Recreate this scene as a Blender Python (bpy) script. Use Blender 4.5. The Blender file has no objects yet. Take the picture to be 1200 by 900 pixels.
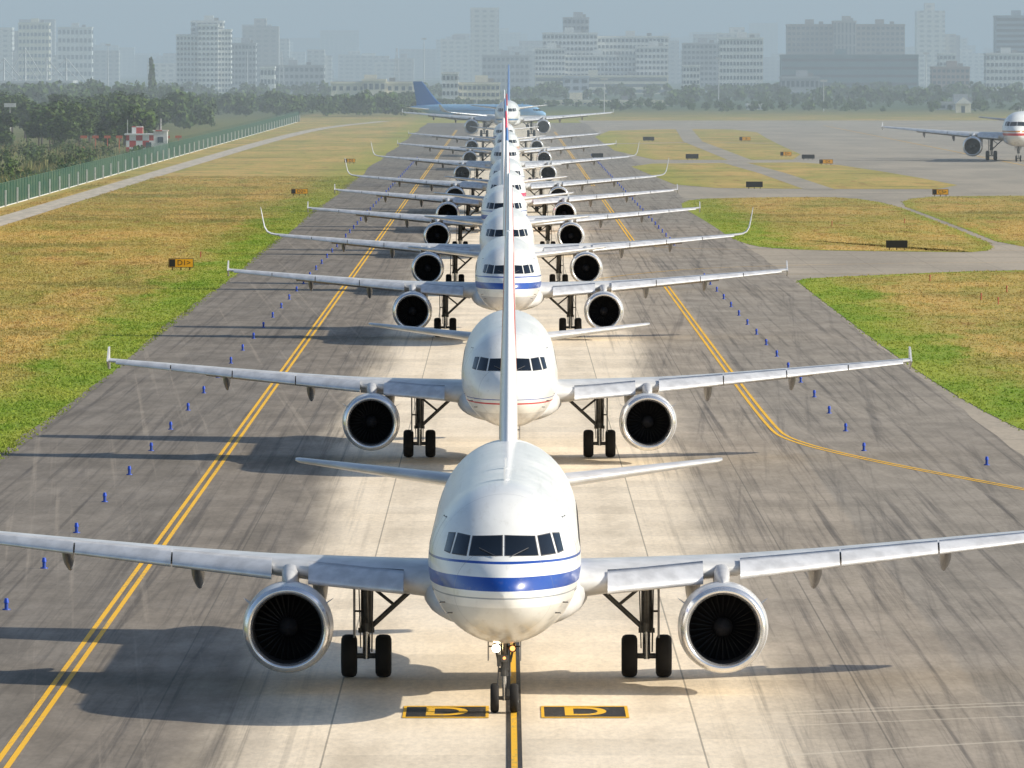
import bpy, math, random
from mathutils import Vector, Matrix
from mathutils.bvhtree import BVHTree
random.seed(7)
S=bpy.context.scene
F=10000.0; H=16.7; HZ=73.0; VX=592.0; XC=0.22
def P(px,py):
    D=F*H/(py-HZ); return ((px-VX)/F*D, D)

# ---------------------------------------------------------------- helpers
class MB:
    def __init__(s): s.v=[];s.f=[];s.m=[];s.sm=[]
    def add(s,vs,fs,m=0,smooth=True):
        o=len(s.v); s.v+= [tuple(v) for v in vs]
        for f in fs:
            s.f.append(tuple(i+o for i in f)); s.m.append(m); s.sm.append(smooth)
    def box(s,x0,x1,y0,y1,z0,z1,m=0):
        v=[(x0,y0,z0),(x1,y0,z0),(x1,y1,z0),(x0,y1,z0),(x0,y0,z1),(x1,y0,z1),(x1,y1,z1),(x0,y1,z1)]
        s.add(v,[(0,3,2,1),(4,5,6,7),(0,1,5,4),(1,2,6,5),(2,3,7,6),(3,0,4,7)],m,False)
    def loft(s,rings,m=0,cap=True,smooth=True):
        n=len(rings[0]); v=[p for r in rings for p in r]; f=[]
        for i in range(len(rings)-1):
            for j in range(n):
                k=(j+1)%n
                f.append((i*n+j,i*n+k,(i+1)*n+k,(i+1)*n+j))
        s.add(v,f,m,smooth)
        if cap:
            s.add(rings[0],[tuple(range(n))],m,False)
            s.add(rings[-1],[tuple(range(n))],m,False)
    def cyl(s,p1,p2,r1,r2=None,n=12,m=0,cap=True):
        if r2 is None: r2=r1
        p1=Vector(p1);p2=Vector(p2);d=(p2-p1).normalized()
        a=d.orthogonal().normalized();b=d.cross(a)
        R=[]
        for p,r in((p1,r1),(p2,r2)):
            R.append([tuple(p+r*(math.cos(t)*a+math.sin(t)*b)) for t in [2*math.pi*i/n for i in range(n)]])
        s.loft(R,m,cap)
    def rev(s,prof,o,axis='y',n=36,m=0,sx=1):
        R=[]
        for (a,r) in prof:
            ring=[]
            for i in range(n):
                t=2*math.pi*i/n; c,q=math.cos(t)*r,math.sin(t)*r
                ring.append((o[0]+c,o[1]+a,o[2]+q) if axis=='y' else (o[0]+a*sx,o[1]+c,o[2]+q))
            R.append(ring)
        s.loft(R,m,False)
    def prism_yz(s,pts,x0,x1,m=0):
        n=len(pts); v=[(x0,y,z) for y,z in pts]+[(x1,y,z) for y,z in pts]
        f=[tuple(range(n)),tuple(range(n,2*n))]+[(i,(i+1)%n,n+(i+1)%n,n+i) for i in range(n)]
        s.add(v,f,m,False)
    def mesh(s,name,mats,recalc=True):
        me=bpy.data.meshes.new(name); me.from_pydata(s.v,[],s.f)
        for m in mats: me.materials.append(m)
        me.polygons.foreach_set('material_index',s.m)
        me.polygons.foreach_set('use_smooth',s.sm)
        me.update()
        if recalc:
            import bmesh
            bm=bmesh.new(); bm.from_mesh(me); bmesh.ops.recalc_face_normals(bm,faces=bm.faces); bm.to_mesh(me); bm.free()
        return me
def obj(name,me,parent=None,loc=(0,0,0)):
    o=bpy.data.objects.new(name,me); S.collection.objects.link(o); o.location=loc
    if parent: o.parent=parent
    return o

# ---------------------------------------------------------------- node helper
class NT:
    def __init__(s,name):
        s.mat=bpy.data.materials.new(name); s.mat.use_nodes=True; s.t=s.mat.node_tree
        s.b=s.t.nodes['Principled BSDF']; s.out=s.t.nodes['Material Output']
    def n(s,t,**k):
        x=s.t.nodes.new(t)
        for a,b in k.items(): setattr(x,a,b)
        return x
    def l(s,a,b): s.t.links.new(a,b)
    def put(s,sock,v):
        if isinstance(v,bpy.types.NodeSocket): s.l(v,sock)
        elif isinstance(v,(tuple,list)) and sock.type=='RGBA': sock.default_value=(v[0],v[1],v[2],1)
        else: sock.default_value=v
    def ma(s,op,a,b=0.0,c=0.0,clamp=False):
        x=s.n('ShaderNodeMath',operation=op,use_clamp=clamp)
        s.put(x.inputs[0],a); s.put(x.inputs[1],b); s.put(x.inputs[2],c); return x.outputs[0]
    def mix(s,f,a,b,bt='MIX'):
        x=s.n('ShaderNodeMix',data_type='RGBA',blend_type=bt)
        s.put(x.inputs[0],f); s.put(x.inputs[6],a); s.put(x.inputs[7],b); return x.outputs[2]
    def rng(s,v,a,b,c=0.0,d=1.0):
        x=s.n('ShaderNodeMapRange',interpolation_type='SMOOTHSTEP')
        s.put(x.inputs[0],v); x.inputs[1].default_value=a; x.inputs[2].default_value=b
        s.put(x.inputs[3],c); s.put(x.inputs[4],d); return x.outputs[0]
    def pos(s): 
        g=s.n('ShaderNodeNewGeometry'); return g.outputs['Position']
    def objc(s): return s.n('ShaderNodeTexCoord').outputs['Object']
    def xyz(s,v):
        x=s.n('ShaderNodeSeparateXYZ'); s.l(v,x.inputs[0]); return x.outputs
    def comb(s,a,b,c=0.0):
        x=s.n('ShaderNodeCombineXYZ'); s.put(x.inputs[0],a); s.put(x.inputs[1],b); s.put(x.inputs[2],c); return x.outputs[0]
    def scl(s,v,sc):
        x=s.n('ShaderNodeVectorMath',operation='MULTIPLY'); s.l(v,x.inputs[0]); x.inputs[1].default_value=sc; return x.outputs[0]
    def noise(s,v,scale,det=4,rough=.55):
        x=s.n('ShaderNodeTexNoise'); s.l(v,x.inputs['Vector']); x.inputs['Scale'].default_value=scale
        x.inputs['Detail'].default_value=det; x.inputs['Roughness'].default_value=rough; return x.outputs[0]
    def bump(s,h,st,d):
        x=s.n('ShaderNodeBump'); x.inputs['Strength'].default_value=st; x.inputs['Distance'].default_value=d
        s.l(h,x.inputs['Height']); s.l(x.outputs[0],s.b.inputs['Normal'])
    def done(s,col=None,rough=.5,metal=0.0,spec=None,coat=0):
        if col is not None: s.put(s.b.inputs['Base Color'],col)
        s.put(s.b.inputs['Roughness'],rough); s.put(s.b.inputs['Metallic'],metal)
        if spec is not None: s.b.inputs['Specular IOR Level'].default_value=spec
        if coat: s.b.inputs['Coat Weight'].default_value=coat; s.b.inputs['Coat Roughness'].default_value=.12
        return s.mat
def simple(name,col,rough=.5,metal=0,var=.15,scale=3.0,spec=None,coat=0):
    t=NT(name); n=t.noise(t.objc(),scale,4)
    k=t.rng(n,.3,.7,1-var,1+var*.3)
    c=t.mix(1.0,col,t.comb(k,k,k),'MULTIPLY')
    return t.done(c,rough,metal,spec,coat)

# ---------------------------------------------------------------- materials
M={}
M['wing']=simple('wing_grey_paint',(.66,.66,.66),.35,0,.22,1.2,coat=.2)
M['wingdark']=simple('slat_gap_shade',(.07,.075,.08),.6)  # shade of the slat gap, painted onto the wing leading edge
M['slat']=simple('slat_bare_metal',(.80,.80,.81),.33,.35,.2,2)
M['flap']=simple('flap_grey',(.36,.34,.32),.45,0,.2,2)
M['fairing']=simple('fairing_grey',(.27,.27,.28),.4)
M['pylon']=simple('pylon_grey',(.5,.5,.51),.4)
M['lip']=simple('polished_inlet_lip',(.90,.90,.91),.20,.8,.1,2)
M['inlet']=simple('inlet_liner',(.03,.03,.032),.6)
M['fan']=simple('fan_blade',(.013,.013,.015),.55,.2)
M['spin']=simple('spinner',(.04,.04,.045),.4)
M['hot']=simple('exhaust_metal',(.25,.22,.19),.35,.9)
M['tyre']=simple('tyre_rubber',(.018,.017,.017),.85)
M['hub']=simple('wheel_hub',(.30,.30,.31),.4,.5)
M['strut']=simple('gear_strut',(.13,.13,.13),.45,.3,.3,6)
M['chrome']=simple('oleo_chrome',(.6,.6,.6),.2,.9)
M['gasket']=simple('window_gasket',(.09,.09,.10),.6)
t=NT('cockpit_glass'); M['glass']=t.done((.006,.009,.013),.06,0,.8)
def emis(name,col,st):
    t=NT(name); e=t.n('ShaderNodeEmission'); e.inputs[0].default_value=(*col,1); e.inputs[1].default_value=st
    t.l(e.outputs[0],t.out.inputs[0]); return t.mat
M['lamp']=emis('taxi_light_lit',(1,.72,.38),30)
M['lamp2']=emis('taxi_light_dim',(1,.38,.12),2.5)

def livery(name,base,stripes,belly=None,fin=(.88,.88,.88),emblem=None,nac=(.66,.66,.67)):
    t=NT(name+'_fuselage'); oc=t.objc(); x,y,z=t.xyz(oc)[:]
    n=t.noise(t.scl(oc,(1,.35,1)),1.3,5); k=t.rng(n,.3,.75,.90,1.0)
    c=base
    if belly: c=t.mix(t.rng(z,belly[0]+.02,belly[0]-.02),c,belly[1])
    for (a,b,col) in stripes:
        m=t.ma('MULTIPLY',t.ma('GREATER_THAN',z,a),t.ma('LESS_THAN',z,b)); c=t.mix(m,c,col)
    fr=t.ma('FRACT',t.ma('DIVIDE',t.ma('ADD',y,.95),2.35))
    seam=t.ma('MULTIPLY',t.ma('LESS_THAN',fr,.010),.45)
    c=t.mix(seam,c,(.20,.21,.23))
    c=t.mix(1.0,c,t.comb(k,k,t.ma('MULTIPLY',k,.995)),'MULTIPLY')
    sn=t.noise(t.scl(oc,(5,.12,5)),1.0,5,.7); c=t.mix(t.ma('MULTIPLY',t.rng(sn,.52,.75),.22),c,(.35,.32,.27))
    g=t.ma('MULTIPLY',t.rng(z,2.8,1.8),t.rng(t.noise(t.scl(oc,(2,.5,2)),2.0,5),.4,.65))
    c=t.mix(t.ma('MULTIPLY',g,.65),c,(.24,.19,.13))
    fm=t.done(c,t.rng(n,.3,.7,.28,.42),0,.5,.35)
    t=NT(name+'_fin'); oc=t.objc(); x,y,z=t.xyz(oc)[:]; c=fin
    if emblem:
        dy=t.ma('SUBTRACT',t.ma('SUBTRACT',y,34.4),t.ma('MULTIPLY',t.ma('SUBTRACT',z,9.3),.5)); dz=t.ma('SUBTRACT',z,9.3)
        r=t.ma('SQRT',t.ma('ADD',t.ma('MULTIPLY',dy,dy),t.ma('MULTIPLY',dz,t.ma('MULTIPLY',dz,.5))))
        w=t.noise(oc,1.2,2)
        c=t.mix(t.ma('LESS_THAN',t.ma('ADD',r,t.ma('MULTIPLY',w,.5)),1.9),c,emblem)
    fn=t.done(c,.3,0,.5,.3)
    nm=simple(name+'_nacelle',nac,.3,0,.2,1.5,coat=.3)
    return dict(name=name,fus=fm,fin=fn,nac=nm)
W=(.90,.90,.88); BL=(.010,.07,.38); RD=(.60,.03,.04); GR=(.58,.58,.60)
L={}
L['air_blue']=livery('blue_stripe_livery',W,[(3.42,3.76,BL),(4.07,4.13,BL),(3.22,3.255,(.35,.38,.42))],(3.0,(.70,.70,.68)),(.88,.88,.88),RD)
L['red_pin']=livery('red_pinstripe_livery',W,[(2.92,2.98,RD),(3.10,3.13,BL)],(2.55,(.68,.68,.68)),(.88,.88,.88),RD)
L['blue2']=livery('blue_band_livery',W,[(3.35,3.72,BL),(4.02,4.09,BL)],(2.9,GR),(.88,.88,.88),RD)
L['light']=livery('pale_blue_livery',W,[(2.85,3.1,(.08,.25,.55))],(2.6,(.5,.56,.62)),(.10,.22,.5),None)
L['pink']=livery('crimson_band_livery',W,[(3.3,3.95,(.70,.04,.14)),(3.05,3.15,(.62,.05,.12))],None,(.6,.05,.1),None)
L['gold']=livery('red_gold_livery',W,[(3.5,3.7,(.6,.25,.05)),(3.1,3.4,RD)],None,(.55,.05,.06),None)
L['sky']=livery('sky_blue_livery',(.30,.55,.80),[(2.7,3.1,(.8,.8,.8))],(2.7,GR),(.02,.17,.5),None)

# ---------------------------------------------------------------- aircraft parts
ST=[(0.0,.02,3.32,3.28),(.06,.25,3.55,3.05),(.16,.42,3.70,2.90),(.32,.60,3.86,2.75),(.6,.83,4.04,2.56),(1.0,1.07,4.24,2.38),(1.5,1.29,4.53,2.23),
    (2.0,1.46,4.90,2.11),(2.6,1.62,5.27,2.00),(3.3,1.75,5.56,1.91),(4.2,1.87,5.77,1.84),(5.5,1.955,5.89,1.79),(7,1.975,5.92,1.78),
    (12,1.975,5.92,1.78),(18,1.975,5.92,1.78),(24,1.975,5.92,1.79),(26,1.95,5.92,1.95),(28,1.86,5.92,2.35),(31,1.58,5.87,3.08),
    (34,1.08,5.74,3.92),(36,.66,5.55,4.45),(37.2,.33,5.33,4.8),(37.57,.18,5.22,4.9)]
def herm(xs,ys,x):
    i=0
    while i<len(xs)-2 and x>xs[i+1]: i+=1
    def sl(k):
        if k==0: return (ys[1]-ys[0])/(xs[1]-xs[0])
        if k==len(xs)-1: return (ys[-1]-ys[-2])/(xs[-1]-xs[-2])
        a=(ys[k]-ys[k-1])/(xs[k]-xs[k-1]); b=(ys[k+1]-ys[k])/(xs[k+1]-xs[k])
        return 0 if a*b<=0 else 2*a*b/(a+b)
    h=xs[i+1]-xs[i]; t=(x-xs[i])/h
    return ys[i]*(2*t**3-3*t*t+1)+sl(i)*h*(t**3-2*t*t+t)+ys[i+1]*(-2*t**3+3*t*t)+sl(i+1)*h*(t**3-t*t)
def fus_rings(n=56):
    Y=[s[0] for s in ST]; ys=[]
    for a,b in zip(Y,Y[1:]):
        k=4 if b<7.1 else 3
        ys+=[a+(b-a)*i/k for i in range(k)]
    ys.append(Y[-1]); R=[]
    for y in ys:
        w=herm(Y,[s[1] for s in ST],y); zt=herm(Y,[s[2] for s in ST],y); zb=herm(Y,[s[3] for s in ST],y)
        zc=(zt+zb)/2; hh=(zt-zb)/2
        R.append([(w*math.cos(2*math.pi*j/n),y,zc+hh*math.sin(2*math.pi*j/n)) for j in range(n)])
    return R
def foil(n=12,tc=.12,cam=.015):
    xs=[.5*(1-math.cos(math.pi*i/n)) for i in range(n+1)]
    yt=lambda x:5*tc*(.2969*math.sqrt(x)-.126*x-.3516*x*x+.2843*x**3-.1036*x**4)
    cm=lambda x:cam*4*x*(1-x)
    up=[(x,cm(x)+yt(x)) for x in reversed(xs)]
    lo=[(x,cm(x)-yt(x)) for x in xs[1:-1]]
    return up+lo
def wsec(s,x,yle,zle,c,tc=.12,th=0,cam=.015,pts=None):
    r=[]
    for a,b in (pts or foil(12,tc,cam)):
        r.append((s*(x-math.sin(th)*b*c), yle+a*c, zle+math.cos(th)*b*c))
    return r
def wing_at(x): # LE y, LE z, chord
    yle=11.9+(x-1.97)*.52; z=2.86+(x-2)*.070+.0004*(x-2)**2
    if x<6.4: te=18.35
    else: te=18.35+(x-6.4)*.277
    return yle,z,te-yle

def build_parts(tip):
    parts={}
    f=MB(); R=fus_rings(); f.loft(R,0)
    f.prism_yz([(6.2,5.88),(6.35,6.25),(6.6,6.25),(6.75,5.88)],-.02,.02,0)
    f.prism_yz([(12.2,5.88),(12.4,6.2),(12.65,6.2),(12.75,5.88)],-.02,.02,0)
    bv=BVHTree.FromPolygons([Vector(v) for v in f.v],f.f[:(len(R)-1)*56])
    for s in(-1,1):
        for (y,z) in((2.3,2.75),(2.6,3.0)):
            h,no,_,_=bv.ray_cast(Vector((s*4,y,z)),Vector((-s,0,0)))
            f.cyl(h,h+Vector((s*.12,-.02,0)),.02,.015,6,1); f.cyl(h+Vector((s*.12,.05,0)),h+Vector((s*.13,-.2,0)),.02,.012,6,1)
    parts['fuselage']=(f,['fus','strut'])
    g=MB()
    panes=[[(.045,4.27),(.86,4.25),(.77,4.70),(.045,4.73)],[(.95,4.25),(1.30,4.27),(1.16,4.74),(.86,4.70)],[(1.36,4.28),(1.50,4.32),(1.40,4.72),(1.23,4.74)]]
    for s in (-1,1):
        for pn in panes:
            cx=sum(p[0] for p in pn)/4; cz=sum(p[1] for p in pn)/4
            for grow,off,m in((1,.006,0),(0,.012,1)):
                q=[]
                for (x,z) in pn:
                    d=Vector((x-cx,z-cz)); d=d+d.normalized()*(.028*grow); q.append((cx+d.x,cz+d.y))
                N=8; vs=[]
                for i in range(N+1):
                    for j in range(N+1):
                        u,v=i/N,j/N
                        x=(q[0][0]*(1-u)+q[1][0]*u)*(1-v)+(q[3][0]*(1-u)+q[2][0]*u)*v
                        z=(q[0][1]*(1-u)+q[1][1]*u)*(1-v)+(q[3][1]*(1-u)+q[2][1]*u)*v
                        x=max(x,.012)
                        hit,no,_,_=bv.ray_cast(Vector((s*x,-2,z)),Vector((0,1,0)))
                        if hit is None: hit,no=Vector((s*x,2,z)),Vector((0,-1,0))
                        if no.y>0: no=-no
                        vs.append(hit+no*off)
                g.add(vs,[(i*(N+1)+j,(i+1)*(N+1)+j,(i+1)*(N+1)+j+1,i*(N+1)+j+1) for i in range(N) for j in range(N)],m)
    for s in(-1,1):
        h,no,_,_=bv.ray_cast(Vector((s*.2,-2,4.24)),Vector((0,1,0))); h2,_,_,_=bv.ray_cast(Vector((s*.62,-2,4.42)),Vector((0,1,0)))
        g.cyl(h+Vector((0,-.04,.02)),h2+Vector((0,-.05,.02)),.012,.01,6,0)
    parts['cockpit_windows']=(g,['gasket','glass'])
    cw=MB()
    for s in(-1,1):
        for i in range(42):
            y=6.6+i*.53
            pts=[]
            for k in range(10):
                a=2*math.pi*k/10; yy=y+.115*math.cos(a); zz=4.28+.17*math.sin(a)
                h,no,_,_=bv.ray_cast(Vector((s*4,yy,zz)),Vector((-s,0,0)))
                pts.append(h+Vector((s*.008,0,0)))
            cw.add(pts,[tuple(range(10))],0,False)
        for y0 in(4.4,30.1):
            for (a,b,c,d) in((y0,y0+.03,3.2,5.05),(y0+.82,y0+.85,3.2,5.05),(y0,y0+.85,5.05,5.08),(y0,y0+.85,3.17,3.2)):
                vs=[]
                for k in range(9):
                    for yy in(a,b):
                        zz=c+(d-c)*k/8; h,no,_,_=bv.ray_cast(Vector((s*4,yy,zz)),Vector((-s,0,0))); vs.append(h+Vector((s*.008,0,0)))
                cw.add(vs,[(2*k,2*k+1,2*k+3,2*k+2) for k in range(8)],0,False)
    parts['cabin_windows']=(cw,['gasket'])
    b=MB(); R=[]
    for y,w,zt,zb in((10.4,1.2,2.6,1.80),(11.0,1.80,3.0,1.74),(12.0,2.10,3.4,1.72),(13.5,2.20,3.55,1.68),(16,2.22,3.5,1.66),(18.5,2.16,3.25,1.66),(20,2.0,2.9,1.70),(21.3,1.6,2.5,1.75),(22.3,1.0,2.2,1.80)):
        zc=(zt+zb)/2; r=[]
        for j in range(32):
            a=2*math.pi*j/32; c,q=math.cos(a),math.sin(a)
            kx=.8 if q>0 else 1.0
            r.append((w*math.copysign(abs(c)**kx,c),y,zc+(zt-zb)/2*math.copysign(abs(q)**.85,q)))
        R.append(r)
    b.loft(R,0); parts['belly_fairing']=(b,['fairing0'])
    w=MB();sl=MB();fl=MB();ff=MB();tp=MB()
    fo=foil(12,.12)
    for s in(-1,1):
        xs=[1.2,1.97,2.7,4,5.25,6.25,7.5,9,12,15,16.7,17.05]; R=[]
        for x in xs:
            y,z,c=wing_at(x); tc=.155-.05*min(1,(x-1.2)/8); R.append(wsec(s,x,y,z,c,tc))
        for i in range(len(R)-1):
            n=24; mid=(xs[i]+xs[i+1])/2; slat=(2.7<mid<5.25) or(6.25<mid<16.7)
            fd=[];fn=[]
            for j in range(n):
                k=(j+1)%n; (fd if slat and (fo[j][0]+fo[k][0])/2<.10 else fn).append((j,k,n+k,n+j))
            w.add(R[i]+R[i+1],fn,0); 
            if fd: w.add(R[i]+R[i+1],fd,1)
        w.add(R[-1],[tuple(range(24))],0,False)
        for a,bb in((2.7,5.25),(6.25,8.95),(9.0,11.65),(11.7,14.3),(14.35,16.7)):
            nose=[(p[0],p[1]) for p in foil(24,.14) if (p[0]<.15 and p[1]>=.0) or p[0]<.06]
            R=[]
            for x in(a,(a+bb)/2,bb):
                y,z,c=wing_at(x); ca=min(c,4.6)
                rg=[]
                for (u,v) in nose:
                    uu=(u-.1)*.95+v*.25+.1; vv=v*.95+(u-.1)*.28
                    rg.append((s*x,y+(uu-.11)*ca,z+(vv-.014)*ca))
                R.append(rg)
            sl.loft(R,0)
        for a,bb in((2.3,6.3),(6.4,12.9)):
            R=[]
            for x in(a,bb):
                y,z,c=wing_at(x); fc=min(c*.24,1.15); th=.26
                rg=[]
                for (u,v) in foil(10,.14):
                    rg.append((s*x,y+c*.93+(u*math.cos(th)+v*math.sin(th))*fc,z-.03*c-.10+(v*math.cos(th)-u*math.sin(th))*fc))
                R.append(rg)
            fl.loft(R,0)
        for x,k in((5.05,1.15),(8.4,1.0),(12.0,.85)):
            y,z,c=wing_at(x); R=[]
            y0=y+c*.55
            for q,r,dz in((0,.03,-.16),(.12,.13,-.27),(.3,.2,-.38),(.55,.23,-.5),(.8,.21,-.66),(1.05,.16,-.86),(1.3,.08,-1.02),(1.42,.02,-1.07)):
                R.append([(s*(x)+r*.8*k*math.cos(2*math.pi*j/16),y0+q*2.4*k,z+dz*k*.92+r*1.6*k*math.sin(2*math.pi*j/16)) for j in range(16)])
            ff.loft(R,0)
        y,z,c=wing_at(17.05)
        if tip=='fence':
            tp.prism_yz([(y-.1,z-.02),(y+.9,z+.42),(y+1.35,z+.55),(y+1.85,z+.55),(y+1.75,z+.1),(y+1.9,z-.4),(y+1.4,z-.4),(y+.9,z-.28)],s*17.03,s*17.10,0)
        else:
            R=[]
            for x,dy,dz,c2,th in((17.0,0,0,c,0),(17.35,.2,.06,c*.93,.25),(17.65,.45,.22,c*.84,.7),(17.85,.8,.55,c*.72,1.15),(17.98,1.3,1.1,c*.56,1.35),(18.1,1.75,1.7,c*.4,1.4),(18.16,2.0,2.0,c*.22,1.4)):
                R.append(wsec(s,x,y+dy,z+dz,c2,.10,th))
            tp.loft(R,0)
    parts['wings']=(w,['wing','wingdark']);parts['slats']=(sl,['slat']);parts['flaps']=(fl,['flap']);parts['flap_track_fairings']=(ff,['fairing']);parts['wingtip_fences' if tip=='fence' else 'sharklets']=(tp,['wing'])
    h=MB();v=MB()
    for s in(-1,1):
        h.loft([wsec(s,.6,31.0,4.52,4.3,.11,0,0),wsec(s,1.3,31.5,4.58,3.9,.105,0,0),wsec(s,6.1,34.7,5.08,1.5,.10,0,0),wsec(s,6.22,34.95,5.1,1.2,.07,0,0)],0)
    parts['tailplane']=(h,['wing'])
    R=[]
    for z,y,c,tc in((5.3,27.6,8.2,.05),(5.95,28.9,7.0,.075),(6.5,29.75,6.1,.085),(7.5,30.75,5.35,.09),(11.5,34.05,2.75,.09),(11.76,34.4,2.4,.06)):
        R.append([(b*c,y+a*c,z) for a,b in foil(14,tc,0)])
    v.loft(R,0); parts['tail_fin']=(v,['fin'])
    e=MB();py=MB()
    for s in(-1,1):
        o=(s*5.75,11.0,1.74)
        lipo=[(.16,1.135),(.07,1.10),(.02,1.065),(0,1.025),(.02,.985),(.08,.945),(.2,.915)]
        e.rev(lipo,o,'y',48,1)
        e.rev([(.16,1.136),(.4,1.175),(.9,1.2),(1.6,1.19),(2.3,1.12),(3.1,.97),(3.08,.90),(2.2,.93)],o,'y',48,0)
        e.rev([(.2,.914),(.5,.89),(1.0,.885),(1.3,.885)],o,'y',48,2)
        e.rev([(1.25,.9),(1.25,.01)],o,'y',40,2)
        e.rev([(.72,.0),(.78,.06),(.95,.18),(1.15,.27),(1.22,.28)],o,'y',24,4)
        e.rev([(2.2,.93),(2.3,.62),(3.3,.56),(4.1,.42),(4.1,.36)],o,'y',32,5)
        e.rev([(3.8,.34),(4.3,.28),(4.9,.05)],o,'y',24,5)
        for k in range(30):
            a=2*math.pi*k/30; vs=[]
            for r,da,d0 in((.26,.10,.08),(.58,.09,.05),(.88,.10,.03)):
                vs.append((o[0]+r*math.cos(a-da),o[1]+1.02-d0*.3,o[2]+r*math.sin(a-da)))
                vs.append((o[0]+r*math.cos(a+da*.7),o[1]+1.16,o[2]+r*math.sin(a+da*.7)))
            e.add(vs,[(0,1,3,2),(2,3,5,4)],3)
        for q in(-1,1):
            a=math.radians(90-q*58); bx,bz=math.cos(a),math.sin(a)
            e.add([(o[0]+bx*1.15,o[1]+.55,o[2]+bz*1.15),(o[0]+bx*1.15,o[1]+1.6,o[2]+bz*1.15),(o[0]+bx*1.42,o[1]+1.55,o[2]+bz*1.42),(o[0]+bx*1.38,o[1]+1.2,o[2]+bz*1.38)],[(0,1,2,3)],0,False)
        R=[]
        for y,zb,zt,hw in((11.75,2.86,2.93,.03),(12.3,2.8,3.12,.14),(13.2,2.7,3.26,.2),(14.2,2.55,3.3,.22),(15.3,2.3,3.1,.2),(16.6,2.45,2.95,.1)):
            R.append([(s*5.75+hw*cx,y,zb+(zt-zb)*cz) for cx,cz in((-1,0),(-1,.75),(-.6,.97),(0,1),(.6,.97),(1,.75),(1,0),(0,-.05))])
        py.loft(R,0)
    parts['engines']=(e,['nac','lip','inlet','fan','spin','hot']);parts['pylons']=(py,['pylon'])
    def wheel(mb,c,R,w,side):
        pr=[(-w/2,R*.55),(-w/2,R*.80),(-w*.42,R*.93),(-w*.25,R*.99),(0,R),(w*.25,R*.99),(w*.42,R*.93),(w/2,R*.80),(w/2,R*.55)]
        mb.rev(pr,c,'x',28,0)
        for q in(-1,1):
            mb.rev([(q*w*.5,R*.55),(q*w*.36,R*.5),(q*w*.30,R*.2),(q*w*.44,R*.15),(q*w*.46,.0)],c,'x',20,1)
    mg=MB()
    for s in(-1,1):
        X=s*3.8;Y=17.7
        for d in(-.465,.465): wheel(mg,(X+d,Y,.585),.585,.43,1)
        mg.cyl((X-.5,Y,.585),(X+.5,Y,.585),.075,m=2)
        mg.cyl((X,Y,.5),(X,Y,1.5),.085,m=3); mg.cyl((X,Y,1.25),(X,Y,2.9),.155,m=2)
        mg.cyl((X-.22,Y-.02,1.28),(X+.22,Y-.02,1.28),.07,m=2)
        mg.cyl((X-s*.1,Y,1.35),(X-s*1.35,Y-.1,2.5),.07,m=2); mg.cyl((X-s*.75,Y-.1,1.98),(X-s*.1,Y,2.5),.045,m=2)
        mg.cyl((X,Y-.1,1.5),(X,Y-1.3,2.7),.06,m=2)
        for d in(-.07,.07): mg.cyl((X+d,Y+.08,.62),(X+d,Y+.42,.98),.035,m=2); mg.cyl((X+d,Y+.42,.98),(X+d,Y+.1,1.35),.035,m=2)
        mg.cyl((X+.15,Y-.14,.7),(X+.18,Y-.14,2.6),.022,n=6,m=2)
        mg.cyl((X-.15,Y-.12,.8),(X-.2,Y-.16,2.6),.018,n=6,m=2)
        mg.box(min(X+s*.30,X+s*.35),max(X+s*.30,X+s*.35),Y-.45,Y+.5,1.1,2.75,4)
        mg.cyl((X,Y-.1,1.8),(X+s*.3,Y,1.8),.03,n=6,m=2)
    parts['main_landing_gear']=(mg,['tyre','hub','strut','chrome','fairing'])
    ng=MB();Y=5.07
    for d in(-.25,.25): wheel(ng,(d,Y,.38),.38,.22,1)
    ng.cyl((-.3,Y,.38),(.3,Y,.38),.05,m=2); ng.cyl((0,Y,.32),(0,Y-.02,1.1),.055,m=3); ng.cyl((0,Y-.02,.95),(0,Y-.05,2.1),.10,m=2)
    ng.cyl((0,Y-.05,1.45),(0,Y-1.0,2.1),.05,m=2); ng.cyl((-.16,Y,1.1),(.16,Y,1.1),.06,m=2)
    ng.cyl((0,Y+.08,.42),(0,Y+.3,.75),.035,m=2);ng.cyl((0,Y+.3,.75),(0,Y+.08,1.05),.035,m=2)
    ng.cyl((-.24,Y-.12,1.66),(.24,Y-.12,1.66),.03,n=8,m=2)
    ng.cyl((-.13,Y-.12,1.2),(-.13,Y-.12,1.5),.06,n=10,m=2); ng.cyl((.15,Y-.1,.95),(.13,Y-.1,1.75),.02,n=6,m=2)
    ng.cyl((-.18,Y-.05,.5),(-.12,Y-.08,1.9),.016,n=6,m=2)
    ng.cyl((-.15,Y,1.3),(-.3,Y+.1,2.0),.03,n=6,m=2); ng.cyl((.15,Y,1.3),(.3,Y+.1,2.0),.03,n=6,m=2)
    ng.box(-.1,.1,Y-.2,Y-.1,1.32,1.5,2)
    for s in(-1,1):
        ng.box(min(s*.40,s*.43),max(s*.40,s*.43),Y-.2,Y+1.1,1.35,2.0,4)
        ng.cyl((s*.1,Y,1.7),(s*.4,Y+.1,1.7),.02,n=6,m=2)
        ng.rev([(.0,.105),(.1,.09),(.16,.03)],(s*.21,Y-.26,1.67),'y',14,2)
    parts['nose_landing_gear']=(ng,['tyre','hub','strut','chrome','fairing'])
    lt=MB()
    n=14
    for s,m in((-1,0),(1,1)):
        c=(s*.21,Y-.27,1.67); rr=.105 if s<0 else .07; lt.add([(c[0]+rr*math.cos(2*math.pi*i/n),c[1],c[2]+rr*math.sin(2*math.pi*i/n)) for i in range(n)],[tuple(range(n))],m,False)
    c=(-.0,Y-.2,1.42); lt.add([(c[0]+.04*math.cos(2*math.pi*i/n),c[1]-.015,c[2]+.04*math.sin(2*math.pi*i/n)) for i in range(n)],[tuple(range(n))],1,False)
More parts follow.
